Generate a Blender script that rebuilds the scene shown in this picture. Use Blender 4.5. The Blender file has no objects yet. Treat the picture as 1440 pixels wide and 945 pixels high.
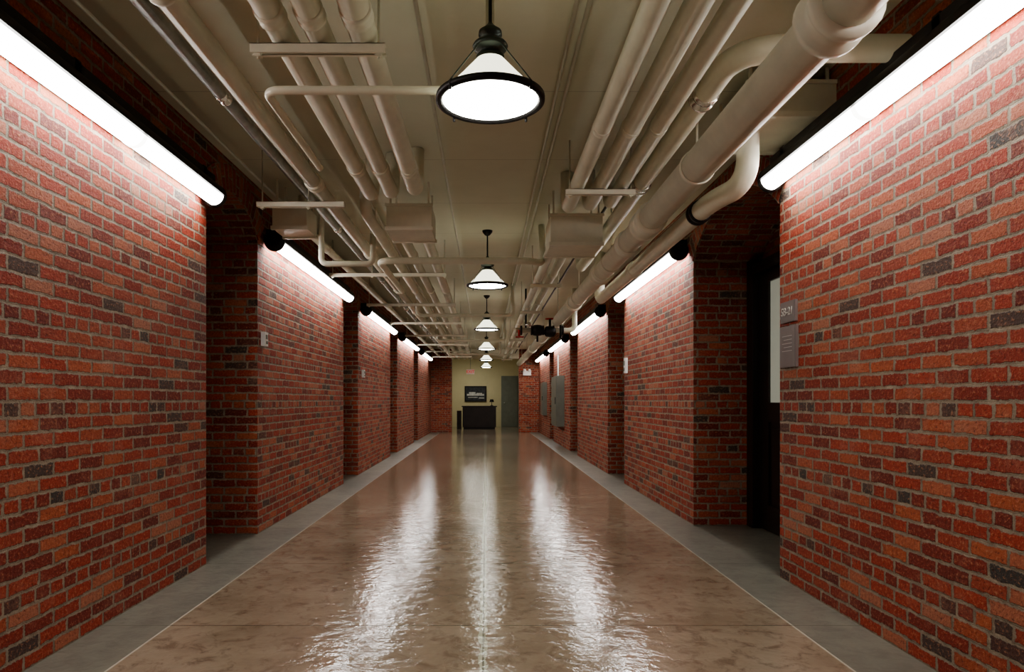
import bpy, bmesh, math, random
from mathutils import Vector, Matrix
random.seed(7)
C = bpy.context
scene = C.scene
H0 = 1.22            # camera height
CZ = 3.17            # ceiling height
XL, XR = -2.08, 2.03
YB, YE = -2.6, 26.0  # corridor extent
DEP = 0.66           # pilaster depth

# ------------------------------------------------------------------ node helpers
def new_mat(name):
    m = bpy.data.materials.new(name); m.use_nodes = True
    nt = m.node_tree
    for n in list(nt.nodes): nt.nodes.remove(n)
    out = nt.nodes.new('ShaderNodeOutputMaterial')
    b = nt.nodes.new('ShaderNodeBsdfPrincipled')
    nt.links.new(b.outputs[0], out.inputs[0])
    return m, nt, b
def setin(nt, sock, v):
    if hasattr(v, 'is_output') or isinstance(v, bpy.types.NodeSocket): nt.links.new(v, sock)
    else: sock.default_value = v
def M(nt, op, a, b=None, c=None, clamp=False):
    n = nt.nodes.new('ShaderNodeMath'); n.operation = op; n.use_clamp = clamp
    setin(nt, n.inputs[0], a)
    if b is not None: setin(nt, n.inputs[1], b)
    if c is not None: setin(nt, n.inputs[2], c)
    return n.outputs[0]
def MIX(nt, fac, a, b, mode='MIX'):
    n = nt.nodes.new('ShaderNodeMix'); n.data_type = 'RGBA'; n.blend_type = mode
    setin(nt, n.inputs[0], fac); setin(nt, n.inputs[6], a); setin(nt, n.inputs[7], b)
    return n.outputs[2]
def NOISE(nt, vec, scale, detail=3, rough=0.5, dist=0.0):
    n = nt.nodes.new('ShaderNodeTexNoise')
    n.inputs['Scale'].default_value = scale; n.inputs['Detail'].default_value = detail
    n.inputs['Roughness'].default_value = rough; n.inputs['Distortion'].default_value = dist
    if vec is not None: nt.links.new(vec, n.inputs['Vector'])
    return n
def RAMP(nt, fac, stops, interp='LINEAR'):
    n = nt.nodes.new('ShaderNodeValToRGB'); r = n.color_ramp; r.interpolation = interp
    while len(r.elements) < len(stops): r.elements.new(0.5)
    for e, (p, c) in zip(r.elements, stops):
        e.position = p; e.color = c if len(c) == 4 else (*c, 1)
    nt.links.new(fac, n.inputs[0])
    return n.outputs[0]
def BUMP(nt, h, strength, dist, normal=None):
    n = nt.nodes.new('ShaderNodeBump'); n.inputs['Strength'].default_value = strength
    n.inputs['Distance'].default_value = dist
    nt.links.new(h, n.inputs['Height'])
    if normal is not None: nt.links.new(normal, n.inputs['Normal'])
    return n.outputs[0]
def simple(name, col, rough=0.5, metal=0.0, var=0.0, vscale=6, bump=0.0, emit=0.0, ecol=None):
    m, nt, b = new_mat(name)
    b.inputs['Roughness'].default_value = rough; b.inputs['Metallic'].default_value = metal
    if var > 0:
        tc = nt.nodes.new('ShaderNodeTexCoord')
        nz = NOISE(nt, tc.outputs['Object'], vscale, 3, 0.6)
        dark = tuple(c * (1 - var) for c in col); lite = tuple(min(1, c * (1 + var)) for c in col)
        colr = RAMP(nt, nz.outputs[0], [(0.3, dark), (0.7, lite)])
        nt.links.new(colr, b.inputs['Base Color'])
        if bump:
            nb = NOISE(nt, tc.outputs['Object'], vscale * 8, 2)
            nt.links.new(BUMP(nt, nb.outputs[0], bump, 0.004), b.inputs['Normal'])
    else: b.inputs['Base Color'].default_value = (*col, 1)
    if emit:
        b.inputs['Emission Color'].default_value = (*(ecol or col), 1)
        b.inputs['Emission Strength'].default_value = emit
    return m

# ------------------------------------------------------------------ materials
def brick_mat():
    m, nt, b = new_mat('red_brick')
    uv = nt.nodes.new('ShaderNodeUVMap'); uv.uv_map = 'UVMap'
    nz = NOISE(nt, uv.outputs[0], 13, 5, 0.8)
    v = nt.nodes.new('ShaderNodeVectorMath'); v.operation = 'SUBTRACT'
    nt.links.new(nz.outputs['Color'], v.inputs[0]); v.inputs[1].default_value = (.5, .5, .5)
    v2 = nt.nodes.new('ShaderNodeVectorMath'); v2.operation = 'SCALE'; v2.inputs['Scale'].default_value = 0.030
    nt.links.new(v.outputs[0], v2.inputs[0])
    a1 = nt.nodes.new('ShaderNodeVectorMath'); nt.links.new(uv.outputs[0], a1.inputs[0]); nt.links.new(v2.outputs[0], a1.inputs[1])
    vec = a1.outputs[0]
    RH = 0.0715
    def br(width, off):
        n = nt.nodes.new('ShaderNodeTexBrick')
        n.offset = off; n.offset_frequency = 2; n.squash = 1
        n.inputs['Color1'].default_value = (0, 0, 0, 1); n.inputs['Color2'].default_value = (1, 1, 1, 1)
        n.inputs['Mortar'].default_value = (.5, .5, .5, 1)
        n.inputs['Scale'].default_value = 1; n.inputs['Mortar Size'].default_value = 0.017
        n.inputs['Mortar Smooth'].default_value = 1.0; n.inputs['Bias'].default_value = 0
        n.inputs['Brick Width'].default_value = width; n.inputs['Row Height'].default_value = RH
        nt.links.new(vec, n.inputs['Vector'])
        return n
    s = br(0.212, 0.5); h = br(0.106, 0.25)
    sep = nt.nodes.new('ShaderNodeSeparateXYZ'); nt.links.new(vec, sep.inputs[0])
    row = M(nt, 'FLOOR', M(nt, 'DIVIDE', sep.outputs[1], RH))
    mk = M(nt, 'LESS_THAN', M(nt, 'MODULO', M(nt, 'ADD', row, 602.0), 6.0), 0.5)
    # brick tint must not be blended with the wide smooth mortar: un-mix it
    def tint(n):
        bw = nt.nodes.new('ShaderNodeRGBToBW'); nt.links.new(n.outputs[0], bw.inputs[0])
        f = n.outputs['Fac']
        inv = M(nt, 'MAXIMUM', M(nt, 'SUBTRACT', 1.0, f), .05)
        return M(nt, 'DIVIDE', M(nt, 'SUBTRACT', bw.outputs[0], M(nt, 'MULTIPLY', f, .5)), inv, None, True)
    def mixf(f, a, c):
        n = nt.nodes.new('ShaderNodeMix'); n.data_type = 'FLOAT'
        setin(nt, n.inputs[0], f); setin(nt, n.inputs[2], a); setin(nt, n.inputs[3], c); return n.outputs[0]
    rv = mixf(mk, tint(s), tint(h))
    fraw = mixf(mk, s.outputs['Fac'], h.outputs['Fac'])
    sp = NOISE(nt, uv.outputs[0], 58, 4, 0.75)
    fn = M(nt, 'ADD', fraw, M(nt, 'MULTIPLY', M(nt, 'SUBTRACT', sp.outputs[0], .5), 1.6))
    fn = M(nt, 'ADD', fn, M(nt, 'MULTIPLY', M(nt, 'SUBTRACT', nz.outputs[0], .5), .8))
    mf = nt.nodes.new('ShaderNodeMapRange'); mf.interpolation_type = 'SMOOTHSTEP'
    mf.inputs['From Min'].default_value = .34; mf.inputs['From Max'].default_value = .68
    nt.links.new(fn, mf.inputs['Value']); mf = mf.outputs[0]
    col = RAMP(nt, rv, [(0.0, (.055, .055, .050)), (0.035, (.095, .060, .048)), (0.08, (.175, .028, .019)),
                        (0.30, (.270, .036, .020)), (0.50, (.390, .054, .026)), (0.70, (.340, .062, .033)), (0.88, (.450, .115, .052)),
                        (1.0, (.43, .175, .110))])
    big = NOISE(nt, uv.outputs[0], 2.2, 6, 0.78)
    col = MIX(nt, RAMP(nt, big.outputs[0], [(.52, (0, 0, 0)), (.74, (.55, .55, .55))]), col, (.50, .24, .16, 1))
    col = MIX(nt, RAMP(nt, big.outputs[0], [(.30, (.5, .5, .5)), (.45, (0, 0, 0))]), col, (.15, .032, .020, 1))
    col = MIX(nt, RAMP(nt, sp.outputs[0], [(.54, (0, 0, 0)), (.66, (.7, .7, .7))]), col, (.60, .27, .14, 1))
    col = MIX(nt, RAMP(nt, sp.outputs[0], [(.32, (.85, .85, .85)), (.46, (0, 0, 0))]), col, (.095, .022, .014, 1))
    mcol = RAMP(nt, nz.outputs[0], [(.3, (.20, .155, .11)), (.7, (.46, .38, .28))])
    col = MIX(nt, mf, col, mcol)
    nt.links.new(col, b.inputs['Base Color'])
    b.inputs['Roughness'].default_value = 0.66
    b.inputs['Specular IOR Level'].default_value = 0.3
    hgt = M(nt, 'SUBTRACT', 1.0, mf)
    hgt = M(nt, 'ADD', hgt, M(nt, 'MULTIPLY', sp.outputs[0], 0.8))
    hgt = M(nt, 'ADD', hgt, M(nt, 'MULTIPLY', rv, 0.6))
    nt.links.new(BUMP(nt, hgt, 0.9, 0.014), b.inputs['Normal'])
    return m

def floor_mat():
    m, nt, b = new_mat('polished_concrete')
    g = nt.nodes.new('ShaderNodeNewGeometry')
    sep = nt.nodes.new('ShaderNodeSeparateXYZ'); nt.links.new(g.outputs['Position'], sep.inputs[0])
    X, Y = sep.outputs[0], sep.outputs[1]
    n1 = NOISE(nt, g.outputs['Position'], 1.3, 5, 0.65)
    n2 = NOISE(nt, g.outputs['Position'], 9, 5, 0.7, 0.6)
    n3 = NOISE(nt, g.outputs['Position'], 22, 2, 0.5)
    base = RAMP(nt, n1.outputs[0], [(.3, (.195, .150, .103)), (.5, (.275, .220, .157)), (.7, (.33, .275, .207))])
    base = MIX(nt, RAMP(nt, n2.outputs[0], [(.35, (.7, .7, .7)), (.5, (0, 0, 0))]), base, (.135, .095, .062, 1))
    edge = RAMP(nt, n1.outputs[0], [(.3, (.13, .13, .105)), (.7, (.24, .235, .19))])
    edge = MIX(nt, RAMP(nt, n2.outputs[0], [(.35, (.5, .5, .5)), (.55, (0, 0, 0))]), edge, (.09, .088, .07, 1))
    isL = M(nt, 'LESS_THAN', X, -1.71); isR = M(nt, 'GREATER_THAN', X, 1.66)
    bord = M(nt, 'MAXIMUM', isL, isR)
    bord = M(nt, 'MULTIPLY', bord, M(nt, 'LESS_THAN', Y, 26.0))
    col = MIX(nt, bord, base, edge)
    def line(x0, w): return M(nt, 'LESS_THAN', M(nt, 'ABSOLUTE', M(nt, 'SUBTRACT', X, x0)), w)
    ln = M(nt, 'MAXIMUM', line(-1.71, .006), line(1.66, .006))
    col = MIX(nt, ln, col, (.44, .41, .33, 1))
    cy = M(nt, 'ABSOLUTE', M(nt, 'SUBTRACT', M(nt, 'FRACT', M(nt, 'DIVIDE', M(nt, 'ADD', Y, 100.6), 1.4)), .5))
    cl = M(nt, 'LESS_THAN', cy, .0032)
    wob = M(nt, 'MULTIPLY', M(nt, 'SUBTRACT', n2.outputs[0], .5), .09)
    cd = M(nt, 'ABSOLUTE', M(nt, 'ADD', M(nt, 'ADD', X, .012), wob))
    cen = M(nt, 'LESS_THAN', cd, .019); core = line(-0.012, .005)
    col = MIX(nt, M(nt, 'MULTIPLY', cen, .85), col, (.50, .53, .40, 1))  # pale sealant band, brightened to paint in the pendants' jagged reflection
    col = MIX(nt, M(nt, 'MULTIPLY', M(nt, 'MAXIMUM', cl, core), .8), col, (.06, .06, .035, 1))
    nt.links.new(col, b.inputs['Base Color'])
    rr = RAMP(nt, n2.outputs[0], [(.3, (.13, .13, .13)), (.7, (.055, .055, .055))])
    rr = MIX(nt, bord, rr, (.36, .36, .36, 1))
    nt.links.new(rr, b.inputs['Roughness'])
    b.inputs['Specular IOR Level'].default_value = 0.8
    hh = M(nt, 'ADD', M(nt, 'MULTIPLY', n2.outputs[0], .7), M(nt, 'MULTIPLY', n3.outputs[0], .5))
    hh = M(nt, 'ADD', hh, M(nt, 'MULTIPLY', cen, .15))
    hh = M(nt, 'SUBTRACT', hh, M(nt, 'MULTIPLY', M(nt, 'MAXIMUM', cl, core), .4))
    nt.links.new(BUMP(nt, hh, 0.27, 0.014), b.inputs['Normal'])
    return m

def ceiling_mat():
    m, nt, b = new_mat('painted_ceiling')
    g = nt.nodes.new('ShaderNodeNewGeometry')
    sep = nt.nodes.new('ShaderNodeSeparateXYZ'); nt.links.new(g.outputs['Position'], sep.inputs[0])
    n = NOISE(nt, g.outputs['Position'], 1.5, 5, 0.65)
    col = RAMP(nt, n.outputs[0], [(.3, (.67, .675, .53)), (.7, (.74, .745, .60))])
    cy = M(nt, 'ABSOLUTE', M(nt, 'SUBTRACT', M(nt, 'FRACT', M(nt, 'DIVIDE', M(nt, 'ADD', sep.outputs[1], 100), 1.22)), .5))
    cl = M(nt, 'LESS_THAN', cy, .004)
    col = MIX(nt, M(nt, 'MULTIPLY', cl, .35), col, (.25, .23, .16, 1))
    nt.links.new(col, b.inputs['Base Color'])
    b.inputs['Roughness'].default_value = .7
    f = NOISE(nt, g.outputs['Position'], 30, 2)
    nt.links.new(BUMP(nt, f.outputs[0], .2, .005), b.inputs['Normal'])
    return m

BRICK = brick_mat(); FLOOR = floor_mat(); CEIL = ceiling_mat()
PIPE = simple('cream_pipe_paint', (.72, .71, .575), .42, 0, .08, 5, .12)
PIPE2 = simple('cream_pipe_coupling', (.76, .75, .62), .4, 0, .05, 8)
STEEL = simple('galvanised_steel', (.42, .43, .40), .38, .75, .25, 12)
SILVER = simple('silver_coupling', (.75, .73, .68), .25, .9, .15, 20)
BLACK = simple('black_metal', (.012, .011, .011), .45, .3, .2, 8)
DARKWOOD = simple('dark_door_paint', (.018, .012, .010), .35, 0, .3, 5)
NECK = simple('green_grey_metal', (.06, .075, .06), .4, .6, .3, 12)
LENS = simple('fluorescent_lens', (1, 1, 1), .4, emit=23.0, ecol=(1.0, .985, .96))
JOINT = simple('lens_joint', (1, 1, 1), .4, emit=6.0, ecol=(1.0, .97, .92))
LAMP = simple('lamp_diffuser', (1, 1, 1), .4, emit=24.0, ecol=(1.0, .99, .90))
SHADE = simple('frosted_glass_shade', (.75, .75, .6), .3, emit=2.0, ecol=(1.0, .99, .78))
PLATE = simple('white_cap', (.8, .8, .78), .4, var=.05)
GREYP = simple('grey_panel_paint', (.17, .185, .155), .4, 0, .1, 4)
SIGN = simple('sign_plastic', (.17, .135, .125), .5, 0, .06, 10)
SIGNT = simple('sign_lettering', (.5, .47, .43), .5)
GLASS = simple('frosted_pane', (.42, .45, .38), .3, 0, .05, 3, emit=.15, ecol=(.85, .9, .75))  # weak emission stands in for light from behind the pane
WALLP = simple('yellow_cream_plaster', (.58, .52, .33), .7, 0, .05, 2, .1)
RED = simple('red_paint', (.45, .03, .02), .4, 0, .1)
EXITR = simple('exit_letters_red', (.6, .04, .03), .4, emit=.3, ecol=(1, .08, .04))
PHOTO_D = simple('photo_print', (.03, .035, .04), .3, 0, .6, 9)
PHOTO_L = simple('photo_print_light', (.5, .5, .48), .4, 0, .2, 9)

# ------------------------------------------------------------------ mesh builder
class B:
    def __init__(s, name, mats):
        s.bm = bmesh.new(); s.name = name; s.mats = mats; s.uv = s.bm.loops.layers.uv.new('UVMap')
    def face(s, pts, mi=0, uvs=None, smooth=False):
        vs = [s.bm.verts.new(p) for p in pts]
        f = s.bm.faces.new(vs); f.material_index = mi; f.smooth = smooth
        if uvs is None:
            f.normal_update(); n = f.normal
            for l in f.loops:
                x, y, z = l.vert.co
                if abs(n.z) > .7: l[s.uv].uv = (x, y)
                elif abs(n.x) > .7: l[s.uv].uv = (y, z)
                else: l[s.uv].uv = (x + .05, z)
        else:
            for l, u in zip(f.loops, uvs): l[s.uv].uv = u
        return f
    def box(s, x0, x1, y0, y1, z0, z1, mi=0, skip=''):
        F = {'b': [(x0,y0,z0),(x0,y1,z0),(x1,y1,z0),(x1,y0,z0)], 't': [(x0,y0,z1),(x1,y0,z1),(x1,y1,z1),(x0,y1,z1)],
             'f': [(x0,y0,z0),(x1,y0,z0),(x1,y0,z1),(x0,y0,z1)], 'k': [(x1,y1,z0),(x0,y1,z0),(x0,y1,z1),(x1,y1,z1)],
             'l': [(x0,y1,z0),(x0,y0,z0),(x0,y0,z1),(x0,y1,z1)], 'r': [(x1,y0,z0),(x1,y1,z0),(x1,y1,z1),(x1,y0,z1)]}
        for k, v in F.items():
            if k not in skip: s.face(v, mi)
    def revolve(s, prof, origin=(0,0,0), seg=48, mi=0, axis='Z', smooth=True, a0=0, a1=2*math.pi):
        o = Vector(origin); rings = []
        full = abs(a1 - a0 - 2*math.pi) < 1e-6
        N = seg if full else seg + 1
        for r, h in prof:
            ring = []
            for i in range(N):
                a = a0 + (a1 - a0) * i / seg
                if axis == 'Z': v = Vector((r*math.cos(a), r*math.sin(a), h))
                elif axis == 'Y': v = Vector((r*math.cos(a), h, r*math.sin(a)))
                else: v = Vector((h, r*math.cos(a), r*math.sin(a)))
                ring.append(s.bm.verts.new(o + v))
            rings.append(ring)
        for j in range(len(rings)-1):
            for i in range(seg):
                k = (i+1) % N
                try:
                    f = s.bm.faces.new((rings[j][i], rings[j][k], rings[j+1][k], rings[j+1][i]))
                    f.material_index = mi; f.smooth = smooth
                except ValueError: pass
        return rings
    def tube(s, path, r, bend=.15, seg=20, mi=0, cap=True):
        P = [Vector(p) for p in path]; pts = [P[0]]
        for i in range(1, len(P)-1):
            a, b_, c = P[i-1], P[i], P[i+1]
            d1 = (a-b_).normalized(); d2 = (c-b_).normalized()
            t = min(bend, (a-b_).length*.49, (c-b_).length*.49)
            s0, s1 = b_ + d1*t, b_ + d2*t
            for k in range(9):
                u = k/8; pts.append((1-u)**2*s0 + 2*u*(1-u)*(b_*.85+(s0+s1)*.075) + u*u*s1)
        pts.append(P[-1])
        T = []
        for i in range(len(pts)):
            a = pts[max(i-1,0)]; c = pts[min(i+1,len(pts)-1)]; T.append((c-a).normalized())
        up = Vector((0,0,1)) if abs(T[0].z) < .9 else Vector((1,0,0))
        nrm = (up - T[0]*up.dot(T[0])).normalized(); rings = []
        for i, p in enumerate(pts):
            nrm = (nrm - T[i]*nrm.dot(T[i])).normalized(); bi = T[i].cross(nrm)
            rings.append([s.bm.verts.new(p + (nrm*math.cos(2*math.pi*k/seg) + bi*math.sin(2*math.pi*k/seg))*r) for k in range(seg)])
        for j in range(len(rings)-1):
            for k in range(seg):
                f = s.bm.faces.new((rings[j][k], rings[j][(k+1)%seg], rings[j+1][(k+1)%seg], rings[j+1][k]))
                f.material_index = mi; f.smooth = True
        if cap:
            for rg in (rings[0], rings[-1]):
                f = s.bm.faces.new(rg); f.material_index = mi
    def ring(s, c, r, L, axis='Y', mi=1, lip=0.008):
        s.revolve([(r*.5,-L/2),(r,-L/2),(r+lip,-L/2+.006),(r+lip,-L/4),(r+lip*.4,-L/4+.006),(r+lip*.4,L/4-.006),(r+lip,L/4),(r+lip,L/2-.006),(r,L/2),(r*.5,L/2)], c, 24, mi, axis)
    def done(s, fix=False):
        me = bpy.data.meshes.new(s.name); s.bm.to_mesh(me); s.bm.free()
        for m in s.mats: me.materials.append(m)
        o = bpy.data.objects.new(s.name, me); scene.collection.objects.link(o)
        return o

# ------------------------------------------------------------------ room shell
b = B('floor', [FLOOR]); b.box(-3.1, 3.1, YB-.2, 32.2, -.1, 0); b.done()
b = B('ceiling', [CEIL]); b.box(-3.1, 3.1, YB-.2, 32.2, CZ, CZ+.1); b.done()

def arch_z(y, y0, y1, zs, rise):
    w = (y1-y0)/2; R = (w*w + rise*rise)/(2*rise); c = (y0+y1)/2
    return zs + rise - R + math.sqrt(max(R*R-(y-c)**2, 0))

def build_wall(name, xf, sgn, openings):
    xb = xf + sgn*DEP
    b = B(name, [BRICK, BRICK])
    x0, x1 = min(xf, xb), max(xf, xb)
    edges = [YB] + [e for o in openings for e in o[:2]] + [YE]
    for i in range(0, len(edges), 2):
        b.box(x0, x1, edges[i], edges[i+1], 0, CZ, 0, skip='tb')
    for (a, c, zs_, ri) in openings:
        n = 24
        R = (((c-a)/2)**2 + ri*ri)/(2*ri); cy = (a+c)/2; cz = zs_+ri-R
        half = math.asin(((c-a)/2)/R)
        for i in range(n):
            ya, yb = a+(c-a)*i/n, a+(c-a)*(i+1)/n
            za, zb = arch_z(ya, a, c, zs_, ri), arch_z(yb, a, c, zs_, ri)
            q = [(xf,ya,za),(xf,yb,zb),(xf,yb,CZ),(xf,ya,CZ)]
            if sgn > 0: q = q[::-1]
            b.face(q, 0)
            la, lb = a + (ya-a)*1.03, a + (yb-a)*1.03
            b.face([(xf,ya,za),(xb,ya,za),(xb,yb,zb),(xf,yb,zb)], 0, [(0,la),(DEP,la),(DEP,lb),(0,lb)])
            t0 = -half + 2*half*i/n; t1 = -half + 2*half*(i+1)/n
            D = .212; xo = xf - sgn*.012
            P = lambda r, t: (xo, cy + r*math.sin(t), min(cz + r*math.cos(t), CZ-.001))
            q = [P(R,t0), P(R,t1), P(R+D,t1), P(R+D,t0)]
            u = [(0,R*t0+5),(0,R*t1+5),(D,R*t1+5),(D,R*t0+5)]
            if sgn > 0: q = q[::-1]; u = u[::-1]
            b.face(q, 0, u)
            I = lambda r, t: (xf, cy + r*math.sin(t), min(cz + r*math.cos(t), CZ-.001))
            b.face([P(R,t0), I(R,t0), I(R,t1), P(R,t1)], 0, [(0,R*t0),(.012,R*t0),(.012,R*t1),(0,R*t1)])
            b.face([P(R+D,t0), I(R+D,t0), I(R+D,t1), P(R+D,t1)], 0, [(0,R*t0),(.012,R*t0),(.012,R*t1),(0,R*t1)])
    xo = xb + sgn*.12
    b.box(min(xb, xo), max(xb, xo), YB, YE, 0, CZ, 0, skip='tb')
    return b.done()

opL = [(.18 + 4.9*k, 1.32 + 4.9*k, 2.68, .24) for k in range(0, 5)]
opR = [(-.3, .9, 2.66, .22), (4.71, 6.67, 2.58, .36), (10.0, 11.33, 2.66, .24), (15.1, 16.4, 2.66, .24), (20.4, 21.6, 2.66, .24)]
build_wall('wall_left', XL, -1, opL)
build_wall('wall_right', XR, 1, opR)
b = B('wall_rear', [BRICK]); b.box(-3.1, 3.1, YB-.3, YB, 0, CZ); b.done()
b = B('wall_far', [BRICK, CEIL])
b.box(-3.1, -1.30, YE, YE+.4, 0, CZ); b.box(1.27, 3.1, YE, YE+.4, 0, CZ)
b.box(-1.30, 1.27, YE, YE+.4, 2.82, CZ, 1)
b.done()
b = B('wall_lobby_left', [WALLP]); b.box(-3.1, -2.4, YE+.4, 31.6, 0, CZ); b.done()
b = B('wall_lobby_right', [WALLP]); b.box(2.4, 3.1, YE+.4, 31.6, 0, CZ); b.done()
b = B('wall_lobby_back', [WALLP]); b.box(-3.1, 3.1, 31.6, 31.9, 0, CZ); b.done()

# ------------------------------------------------------------------ doors in the recesses
def door(name, sgn, xf, y0, y1, ztop, wide=False):
    xb = xf + sgn*(DEP)
    b = B(name, [DARKWOOD, GLASS, SILVER])
    def bx(d0, d1, ya, yb, za, zb, mi=0):
        xa, xc = xb - sgn*d0, xb - sgn*d1
        b.box(min(xa, xc), max(xa, xc), ya, yb, za, zb, mi)
    fw = .15 if wide else .09
    zt = 2.42
    bx(.0, .02, y0+.002, y1-.002, 0.0, ztop)
    bx(.02, .14, y0+.003, y0+fw, 0.0, ztop-.01); bx(.02, .14, y1-fw, y1-.003, 0.0, ztop-.01)
    bx(.02, .14, y0+fw, y1-fw, zt, zt+.09)
    def leaf(a, c, knob):
        st = .20 if wide else .15
        bx(.03, .075, a, a+st, .01, zt); bx(.03, .075, c-st, c, .01, zt)
        bx(.03, .075, a+st, c-st, .01, .25); bx(.03, .075, a+st, c-st, 1.02, 1.20); bx(.03, .075, a+st, c-st, zt-.10, zt)
        bx(.03, .055, a+st, c-st, .25, 1.02); bx(.055, .068, a+st+.06, c-st-.06, .31, .96)
        bx(.04, .055, a+st, c-st, 1.20, zt-.10, 1)
        ky = c-.06 if knob else a+.06
        xk = xb - sgn*.075
        b.revolve([(.006,0),(.022,0),(.022,sgn*-.01),(.01,sgn*-.012),(.01,sgn*-.05),(.026,sgn*-.055),(.026,sgn*-.075),(.001,sgn*-.085)], (xk, ky, 1.0), 16, 2, 'X')
    if wide:
        m = (y0+y1)/2
        leaf(y0+fw+.004, m-.003, True); leaf(m+.003, y1-fw-.004, False)
    else: leaf(y0+fw+.004, y1-fw-.004, True)
    return b.done()
k = 1
for o in opL[0:]:
    door('door_%d' % k, -1, XL, o[0], o[1], o[2]); k += 1
for o in opR:
    door('door_%d' % k, 1, XR, o[0], o[1], o[2], o[1]-o[0] > 1.6); k += 1

# ------------------------------------------------------------------ fluorescent wall lights
def strip_light(sgn, xf, y0, y1):
    b = B('fluorescent_wall_light', [BLACK, LENS, JOINT])
    r = .067; xc = xf - sgn*(r+.035); zc = H0 + 1.492
    o = (xc, 0, zc)
    if sgn < 0: A0, A1 = math.radians(-165), math.radians(-4)
    else: A0, A1 = math.radians(-176), math.radians(-15)
    b.revolve([(r, y0+.03), (r, y1-.03)], o, 14, 1, 'Y', True, A0, A1)
    b.revolve([(r+.016, y0+.02), (r+.016, y1-.02)], o, 24, 0, 'Y', True, A1, A0+2*math.pi)
    for A in (A0, A1):
        ca, sa = math.cos(A), math.sin(A)
        p = [(xc+(r-.004)*ca, zc+(r-.004)*sa), (xc+(r+.020)*ca, zc+(r+.020)*sa)]
        b.face([(p[0][0], y0+.02, p[0][1]), (p[1][0], y0+.02, p[1][1]), (p[1][0], y1-.02, p[1][1]), (p[0][0], y1-.02, p[0][1])], 0)
    for yy, d in ((y0, 1), (y1, -1)):
        R = r+.030 if d > 0 else r+.018
        b.revolve([(.001, -.0), (r*.7, 0), (R-.006, d*.012), (R, d*.03), (R, d*.05), (r+.004, d*.055)], (xc, yy, zc), 32, 0, 'Y')
    nj = max(1, round((y1-y0)/1.22))
    for i in range(1, nj):
        yy = y0 + (y1-y0)*i/nj
        b.revolve([(r, -.022), (r+.004, -.02), (r+.004, .02), (r, .022)], (xc, yy, zc), 20, 2, 'Y', True, A0, A1)
    xa = xc - sgn*.03
    b.box(min(xa, xf), max(xa, xf), y0+.1, y1-.1, zc+r-.015, zc+r+.06, 0)
    for yy in (y0+.25, (y0+y1)/2, y1-.3):
        b.box(min(xc-sgn*.03, xf), max(xc-sgn*.03, xf), yy, yy+.05, zc+.02, zc+r+.07, 0)
    return b.done()
for k in range(0, 5):
    strip_light(-1, XL, 1.46+4.9*k, 5.02+4.9*k)
strip_light(-1, XL, -2.4, .1)
for a, c in ((-2.4, -.4), (1.05, 4.66), (6.78, 9.93), (11.45, 15.0), (16.55, 20.3), (21.75, 25.6)):
    strip_light(1, XR, a, c)

# ------------------------------------------------------------------ pendants
def pendant(y, x=.02):
    b = B('pendant_lamp', [BLACK, LAMP, SHADE, NECK])
    z = H0 + 1.32; o = (x, y, z)
    b.revolve([(.208, .004), (.214, -.012), (.226, -.016), (.239, -.008), (.239, .010), (.228, .015), (.212, .012), (.208, .004)], o, 64, 0)
    b.revolve([(.209, -.003), (.11, -.016), (.001, -.02)], o, 40, 1)
    b.revolve([(.212, .012), (.13, .098), (.058, .178)], o, 40, 2)
    b.revolve([(.062, .172), (.062, .19), (.046, .198), (.046, .215), (.072, .222), (.078, .235), (.072, .245), (.04, .255),
               (.04, .275), (.052, .283), (.05, .30), (.03, .315), (.014, .33), (.009, .34)], o, 32, 3)
    b.tube([(x, y, z+.33), (x, y, CZ-.01)], .008, mi=0, seg=12)
    b.revolve([(.009, -.06), (.03, -.05), (.055, -.02), (.06, 0)], (x, y, CZ), 24, 0)
    for i in range(4):
        a = math.pi/4 + i*math.pi/2
        b.tube([(x+.06*math.cos(a), y+.06*math.sin(a), z+.235), (x+.236*math.cos(a), y+.236*math.sin(a), z+.012)], .003, mi=3, seg=6)
        b.revolve([(.001,-.03),(.006,-.026),(.006,.01)], (x+.236*math.cos(a), y+.236*math.sin(a), z), 8, 0)
    return b.done()
for k in range(0, 6): pendant(3.0 + 4.85*k)

# ------------------------------------------------------------------ pipes
def pipe(path, r, name='insulated_pipe', rings=(), mats=None, bend=.15, ringmi=1):
    b = B(name, mats or [PIPE, PIPE2, SILVER, BLACK])
    b.tube(path, r, bend)
    for c, L, mi, lip in rings: b.ring(c, r, L, 'Y', mi, lip)
    return b.done()
def zz(h): return H0 + h
Y0 = YB + .02; YZ = YE - .02
def runpipe(X, H, r, a=Y0, c=YZ, step=2.4, off=0, name='insulated_pipe', L=.10, lip=.008, extra=()):
    rg = []; y = a + .6 + off
    while y < c - .3:
        rg.append(((X, y, zz(H)), L, 1, lip)); y += step
    return pipe([(X, a, zz(H)), (X, c, zz(H))], r, name, list(rg) + list(extra))
runpipe(-1.26, 1.60, .052, off=2.2, lip=.014)
b = B('metal_conduit', [STEEL, SILVER]); b.tube([(-1.5, Y0, zz(1.74)), (-1.5, YZ, zz(1.74))], .038)
for i in range(9): b.ring((-1.5, .9+3*i, zz(1.74)), .038, .09, 'Y', 1, .005)
b.done()
TOP = CZ - .005
for X, r, ye in ((-.90, .056, 5.45), (-.735, .056, 5.4), (-.54, .062, 5.3)):
    pipe([(X, Y0, zz(1.62)), (X, ye, zz(1.62)), (X, ye, TOP)], r, rings=[((X, 2.85+1.9*i, zz(1.62)), .09, 1, .007) for i in range(2)], bend=.13)
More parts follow.
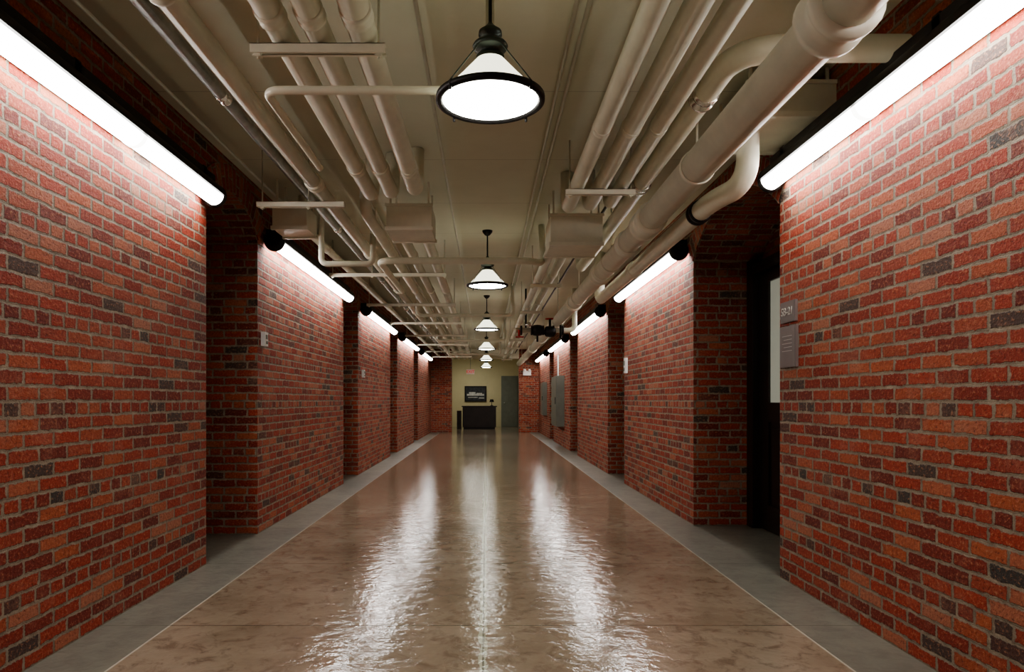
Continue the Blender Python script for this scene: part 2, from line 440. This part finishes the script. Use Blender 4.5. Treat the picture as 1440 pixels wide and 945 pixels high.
for X, r in ((-1.02, .05), (-.80, .05), (-.58, .055)):
    pipe([(X, 5.8, TOP), (X, 5.8, zz(1.60)), (X, YZ, zz(1.60))] if X < -.9 else [(X, 6.56, zz(1.60)), (X, YZ, zz(1.60))], r, rings=[((X, 7.5+2.4*i, zz(1.60)), .08, 1, .006) for i in range(8)], bend=.13)
pipe([(-1.74, 6.5, TOP), (-1.74, 6.5, zz(1.66)), (-1.74, YZ, zz(1.66))], .042, rings=[((-1.74, 7.5+2.4*i, zz(1.66)), .08, 1, .006) for i in range(8)])
pipe([(-1.02, 4.2, zz(1.43)), (-1.02, 3.15, zz(1.43)), (.02, 3.15, zz(1.43)), (.02, 3.15, TOP)], .02, 'sprinkler_pipe', bend=.07)
pipe([(-1.10, 9.0, zz(1.44)), (-1.10, 7.05, zz(1.44)), (.45, 7.05, zz(1.44)), (.62, 7.3, zz(1.46)), (.62, 7.6, TOP)], .036, 'sprinkler_pipe', bend=.12)
pipe([(-1.66, 6.9, TOP), (-1.66, 6.9, zz(1.38)), (-1.14, 6.9, zz(1.38)), (-1.14, 6.9, TOP)], .03, 'sprinkler_pipe', bend=.06)
for y in (11.4, 16.2, 21.0):
    pipe([(-1.14, y, TOP), (-1.14, y, zz(1.42)), (.45, y, zz(1.42)), (.45, y, TOP)], .03, 'sprinkler_pipe', bend=.08)
for X, r, ye in ((.70, .058, 5.85), (.875, .058, 5.8), (1.035, .052, 5.75)):
    pipe([(X, Y0, zz(1.64)), (X, ye, zz(1.64)), (X, ye, TOP)], r, rings=[((X, 2.2+1.9*i, zz(1.64)), .06, 1, .004) for i in range(2)], bend=.12)
for X, r, H in ((.66, .05, 1.52), (.84, .05, 1.58)):
    pipe([(X, 6.86, zz(H)), (X, YZ, zz(H))], r, rings=[((X, 8.5+2.4*i, zz(H)), .08, 1, .006) for i in range(7)])
D = B('large_main_pipe', [PIPE, PIPE2, SILVER, BLACK])
D.tube([(1.27, Y0, zz(1.40)), (1.27, YZ, zz(1.40))], .098, seg=32)
for y, L, lip in ((2.46, .16, .035), (5.35, .30, .022), (6.1, .12, .018), (7.5, .26, .022), (9.8, .12, .018), (12.5, .26, .022), (15.5, .12, .02), (18.5, .26, .022), (22, .12, .02)):
    D.ring((1.27, y, zz(1.40)), .098, L, 'Y', 1, lip)
D.done()
pipe([(1.98, 3.22, zz(1.66)), (1.19, 3.22, zz(1.66)), (1.19, 8.6, zz(1.66)), (1.19, 8.6, TOP)], .062,
     rings=[((1.19, 3.72, zz(1.66)), .11, 2, .010), ((1.19, 5.25, zz(1.66)), .12, 2, .012)], bend=.2)
pipe([(1.62, 4.22, zz(1.66)), (1.62, 4.22, zz(1.34)), (1.50, 4.5, zz(1.32)), (1.50, 9.0, zz(1.32)), (1.50, 9.0, TOP)], .068,
     rings=[((1.50, 4.80, zz(1.32)), .10, 3, .014), ((1.50, 6.9, zz(1.32)), .10, 1, .014)], bend=.16)
pipe([(1.12, Y0, zz(1.80)), (1.12, YZ, zz(1.80))], .014, 'electrical_conduit', mats=[BLACK])
for X, H in ((.50, 1.92), (.44, 1.92), (-.34, 1.925), (-1.12, 1.92), (-1.9, 1.85)):
    pipe([(X, Y0, zz(H)), (X, YZ, zz(H))], .011, 'electrical_conduit', mats=[PIPE])

# ------------------------------------------------------------------ struts / hangers
def strut(y, xa, xb, h, rods=None):
    b = B('pipe_hanger_strut', [PIPE2, STEEL])
    z = zz(h)
    b.box(xa, xb, y-.022, y+.022, z-.003, z); b.box(xa, xb, y-.022, y-.018, z-.04, z); b.box(xa, xb, y+.018, y+.022, z-.04, z)
    b.box(xa, xb, y-.018, y-.008, z-.04, z-.036); b.box(xa, xb, y+.008, y+.018, z-.04, z-.036)
    for x in (rods or (xa+.03, xb-.03)):
        b.tube([(x, y, z-.06), (x, y, CZ-.002)], .006, mi=0, seg=8)
        b.box(x-.014, x+.014, y-.014, y+.014, z-.052, z-.04, 0)
    b.done()
strut(3.0, -1.03, -.44, 1.56); strut(.6, -1.03, -.44, 1.56)
strut(5.32, -1.78, -1.10, 1.545, (-1.74, -1.38))
strut(5.12, .60, 1.12, 1.58); strut(2.4, .60, 1.12, 1.58)
for i in range(7):
    y = 8.3 + 2.6*i
    strut(y, -1.90, -.48, 1.545, (-1.86, -1.38, -.5)); strut(y+.3, .56, .95, 1.465)
for y in (1.2, 4.1, 6.9, 9.3, 12, 15, 18, 21, 24):
    b = B('clevis_hanger', [PIPE2])
    b.revolve([(.099, -.018), (.106, -.018), (.106, .018), (.099, .018)], (1.27, y, zz(1.40)), 32, 0, 'Y')
    b.tube([(1.27, y, zz(1.50)), (1.27, y, CZ-.002)], .007, seg=8); b.done()

# ------------------------------------------------------------------ duct boxes
def dbox(x0, x1, y0, y1, z0, z1=CZ-.004):
    b = B('duct_box', [PIPE, PIPE2])
    b.box(x0, x1, y0, y1, z0, z1)
    b.box(x0-.012, x1+.012, y0-.012, y0+.02, z0-.012, z0+.02, 1)
    b.box(x0-.012, x1+.012, y1-.02, y1+.012, z0-.012, z0+.02, 1)
    b.box(x0-.012, x1+.012, y0-.012, y0+.02, z1-.02, z1+.003, 1)
    for x in (x0+.03, x1-.03):
        for y in (y0+.05, y1-.05): b.box(x-.008, x+.008, y-.008, y+.008, z1-.001, CZ-.001, 1)
    o = b.done(); bv = o.modifiers.new('bev', 'BEVEL'); bv.width = .004; bv.segments = 2
    return o
dbox(-.88, -.48, 6.05, 6.55, zz(1.52), zz(1.74))
dbox(.60, 1.08, 6.3, 6.85, zz(1.44), zz(1.72))
dbox(-1.86, -1.56, 5.95, 6.3, zz(1.50), zz(1.70))
dbox(1.52, 2.03, 3.95, 4.55, zz(1.65), zz(1.85))

# ------------------------------------------------------------------ small wall items
def plaque(name, x, sgn, ya, yb, za, zb, lines, mats=(SIGN, SIGNT)):
    b = B(name, list(mats))
    xa = x - sgn*.018
    b.box(min(x, xa), max(x, xa), ya, yb, za, zb, 0)
    b.box(min(xa, xa-sgn*.003), max(xa, xa-sgn*.003), ya+.008, yb-.008, za+.008, zb-.008, 0)
    xt = xa - sgn*.0035
    for (u0, u1, v0, v1) in lines:
        y0, y1 = ya+(yb-ya)*u0, ya+(yb-ya)*u1; z0, z1 = za+(zb-za)*v0, za+(zb-za)*v1
        b.box(min(xt, xt-sgn*.002), max(xt, xt-sgn*.002), y0, y1, z0, z1, 1)
    return b.done()
sg = plaque('room_number_sign', XR, 1, 4.44, 4.66, zz(.52), zz(.66), [])
cu = bpy.data.curves.new('num', 'FONT'); cu.body = 'SB-21'; cu.size = .075; cu.extrude = .002; cu.align_x = 'CENTER'; cu.align_y = 'CENTER'
t = bpy.data.objects.new('lettering', cu); scene.collection.objects.link(t)
t.rotation_euler = (math.radians(90), 0, math.radians(-90)); t.location = (XR-.023, 4.55, zz(.59))
cu.materials.append(SIGNT); t.parent = sg
ll = []
for i in range(5): ll.append((.2, .8-.1*(i % 2), .75-i*.09, .762-i*.09))
plaque('room_directory_sign', XR, 1, 4.43, 4.67, zz(.22), zz(.495), ll)
def tstat(name, x, sgn, y, z, w=.09, h=.13):
    b = B(name, [PLATE, GREYP]); xa = x-sgn*.04
    b.box(min(x, xa), max(x, xa), y-w/2, y+w/2, z-h/2, z+h/2, 0)
    b.box(min(xa, xa-sgn*.006), max(xa, xa-sgn*.006), y-w*.3, y+w*.3, z, z+h*.3, 1)
    b.box(min(xa, xa-sgn*.01), max(xa, xa-sgn*.01), y-w*.15, y+w*.15, z-h*.35, z-h*.15, 1)
    o = b.done(); bv = o.modifiers.new('bev', 'BEVEL'); bv.width = .004
tstat('thermostat', XL, -1, 6.36, zz(.57)); tstat('thermostat', XR, 1, 9.8, zz(.50), .1, .22)
tstat('thermostat', XL, -1, 11.5, zz(.45))
b = B('electrical_panel', [GREYP, BLACK, STEEL])
b.box(1.83, XR, 17.6, 18.9, zz(-.68), zz(.64)); b.box(1.815, 1.83, 17.63, 18.87, zz(-.65), zz(.61))
b.box(1.80, 1.815, 17.75, 17.78, zz(-.1), zz(.08), 1)
for z in (-.45, 0, .4): b.box(1.805, 1.82, 18.84, 18.88, zz(z), zz(z+.09), 2)
b.tube([(1.93, 18.2, zz(.64)), (1.93, 18.2, zz(1.2))], .02, mi=2)
b.done()
b = B('electrical_panel', [GREYP, BLACK]); b.box(1.9, XR, 22.6, 23.5, zz(-.5), zz(.6)); b.box(1.885, 1.9, 22.63, 23.47, zz(-.47), zz(.57)); b.box(1.87, 1.885, 22.7, 22.73, zz(0), zz(.14), 1); b.done()

b = B('sprinkler_valve_assembly', [BLACK, RED, SILVER, PIPE])
vy = 11.9; vz = zz(1.22)
b.tube([(.52, vy, vz), (1.55, vy, vz), (1.55, vy, TOP)], .045, mi=3, bend=.1)
for x in (.62, .80, 1.0, 1.18, 1.34):
    b.revolve([(.045, -.015), (.085, -.015), (.085, .015), (.045, .015)], (x, vy, vz), 20, 0, 'X')
b.revolve([(.05, -.1), (.09, -.07), (.10, 0), (.09, .07), (.05, .1)], (.90, vy, vz), 20, 0, 'X')
b.revolve([(.05, -.1), (.09, -.07), (.10, 0), (.09, .07), (.05, .1)], (1.12, vy, vz-.02), 20, 0, 'X')
b.tube([(.90, vy, vz-.08), (.90, vy-.02, vz-.20)], .018, mi=0)
b.tube([(1.12, vy, vz), (1.12, vy, vz+.2)], .022, mi=0)
b.revolve([(.07, -.008), (.085, -.008), (.085, .008), (.07, .008), (.07, -.008)], (1.12, vy, vz+.2), 20, 1)
b.tube([(.58, vy-.05, vz), (.58, vy-.05, vz-.13)], .02, mi=1); b.tube([(.52, vy-.06, vz-.12), (.66, vy-.06, vz-.12)], .014, mi=1)
b.tube([(.70, vy, vz), (.70, vy, TOP)], .016, mi=0); b.tube([(1.3, vy-.06, vz-.14), (1.3, vy-.06, vz+.1)], .02, mi=0)
b.revolve([(.001, -.02), (.045, -.02), (.045, .02), (.001, .02)], (.74, vy-.07, vz+.09), 16, 2, 'Y')
b.done()

# ------------------------------------------------------------------ lobby furniture
b = B('reception_desk', [DARKWOOD, BLACK])
b.box(-1.02, .48, 28.9, 29.5, .94, .985); b.box(-.98, .44, 28.95, 29.45, .08, .94); b.box(-.94, .40, 28.98, 29.42, 0, .08, 1)
for i in range(3):
    x = -.93 + i*.46; b.box(x, x+.42, 28.935, 28.95, .14, .88)
b.box(-1.22, -1.04, 28.95, 29.45, .0, .78)
o = b.done(); bv = o.modifiers.new('bev', 'BEVEL'); bv.width = .006
b = B('table_lamp', [BLACK, SHADE]); o = (.26, 29.2, .985)
b.revolve([(.001, 0), (.07, 0), (.07, .015), (.015, .03), (.012, .17), (.02, .2)], o, 20, 0)
b.revolve([(.10, .16), (.065, .28)], o, 24, 0); b.done()
b = B('framed_picture', [BLACK, PHOTO_D, PHOTO_L])
px0, px1, pz0, pz1 = -.97, .03, zz(-.06), zz(.66)
b.box(px0, px1, 31.55, 31.6, pz0, pz0+.05); b.box(px0, px1, 31.55, 31.6, pz1-.05, pz1)
b.box(px0, px0+.05, 31.55, 31.6, pz0+.05, pz1-.05); b.box(px1-.05, px1, 31.55, 31.6, pz0+.05, pz1-.05)
b.box(px0+.05, px1-.05, 31.57, 31.6, pz0+.05, pz1-.05, 1)
for (u0, u1, v0, v1) in ((.1, .9, .38, .5), (.2, .5, .5, .62), (.55, .8, .5, .56), (.15, .6, .25, .3), (.65, .9, .2, .27)):
    b.box(px0+u0, px0+u1, 31.565, 31.571, pz0+v0*.72, pz0+v1*.72, 2)
b.done()
b = B('door_lobby', [GREYP, BLACK, STEEL])
b.box(.72, 1.52, 31.56, 31.6, 0, 2.35, 0); b.box(.78, 1.46, 31.53, 31.57, .01, 2.28, 0)
b.box(.9, 1.34, 31.52, 31.53, 1.25, 2.1, 0); b.box(.9, 1.34, 31.52, 31.53, .25, 1.05, 0)
b.revolve([(.001, -.08), (.03, -.07), (.03, -.04), (.01, -.03), (.01, 0)], (.86, 31.53, 1.1), 12, 2, 'Y'); b.done()
b = B('exit_sign', [PLATE, EXITR, STEEL])
b.box(-.72, -.42, 25.6, 25.65, zz(.98), zz(1.16)); b.tube([(-.57, 25.62, zz(1.16)), (-.57, 25.62, CZ-.002)], .008, mi=2, seg=8)
ex = b.done()
cu = bpy.data.curves.new('exit', 'FONT'); cu.body = 'EXIT'; cu.size = .15; cu.extrude = .003; cu.align_x = 'CENTER'; cu.align_y = 'CENTER'; cu.offset = .001
t = bpy.data.objects.new('exit_letters', cu); scene.collection.objects.link(t)
t.rotation_euler = (math.radians(90), 0, 0); t.location = (-.57, 25.595, zz(1.07)); cu.materials.append(EXITR); t.parent = ex
b = B('emergency_light', [PLATE, LAMP])
b.box(1.42, 1.72, 25.9, YE, zz(.95), zz(1.12)); 
for x in (1.48, 1.66): b.revolve([(.001, -.06), (.045, -.055), (.05, -.02), (.03, 0)], (x, 25.9, zz(1.14)), 16, 0, 'Y')
b.done()
b = B('lobby_fill_light', [PLATE, LAMP])  # added disc lamp, hidden behind the header, to brighten the lobby
b.revolve([(.40, 0), (.40, -.03), (.38, -.05)], (-.6, 29.6, CZ), 32, 0); b.revolve([(.38, -.05), (.15, -.09), (.001, -.10)], (-.6, 29.6, CZ), 32, 1); b.done()

# ------------------------------------------------------------------ world / camera
w = bpy.data.worlds.new('world'); scene.world = w; w.use_nodes = True
w.node_tree.nodes['Background'].inputs[0].default_value = (.5, .45, .4, 1)
w.node_tree.nodes['Background'].inputs[1].default_value = .02
cam = bpy.data.cameras.new('camera'); co = bpy.data.objects.new('camera', cam); scene.collection.objects.link(co)
cam.sensor_width = 36; cam.lens = 24; cam.clip_start = .05; cam.clip_end = 200
co.location = (0, 0, H0); co.rotation_euler = (math.radians(90), 0, 0)
cam.shift_x = (720-683)/1440; cam.shift_y = (563-472.5)/1440
scene.camera = co
try:
    scene.view_settings.view_transform = 'AgX'
    scene.view_settings.look = 'AgX - Medium High Contrast'
except Exception as e: print(e)
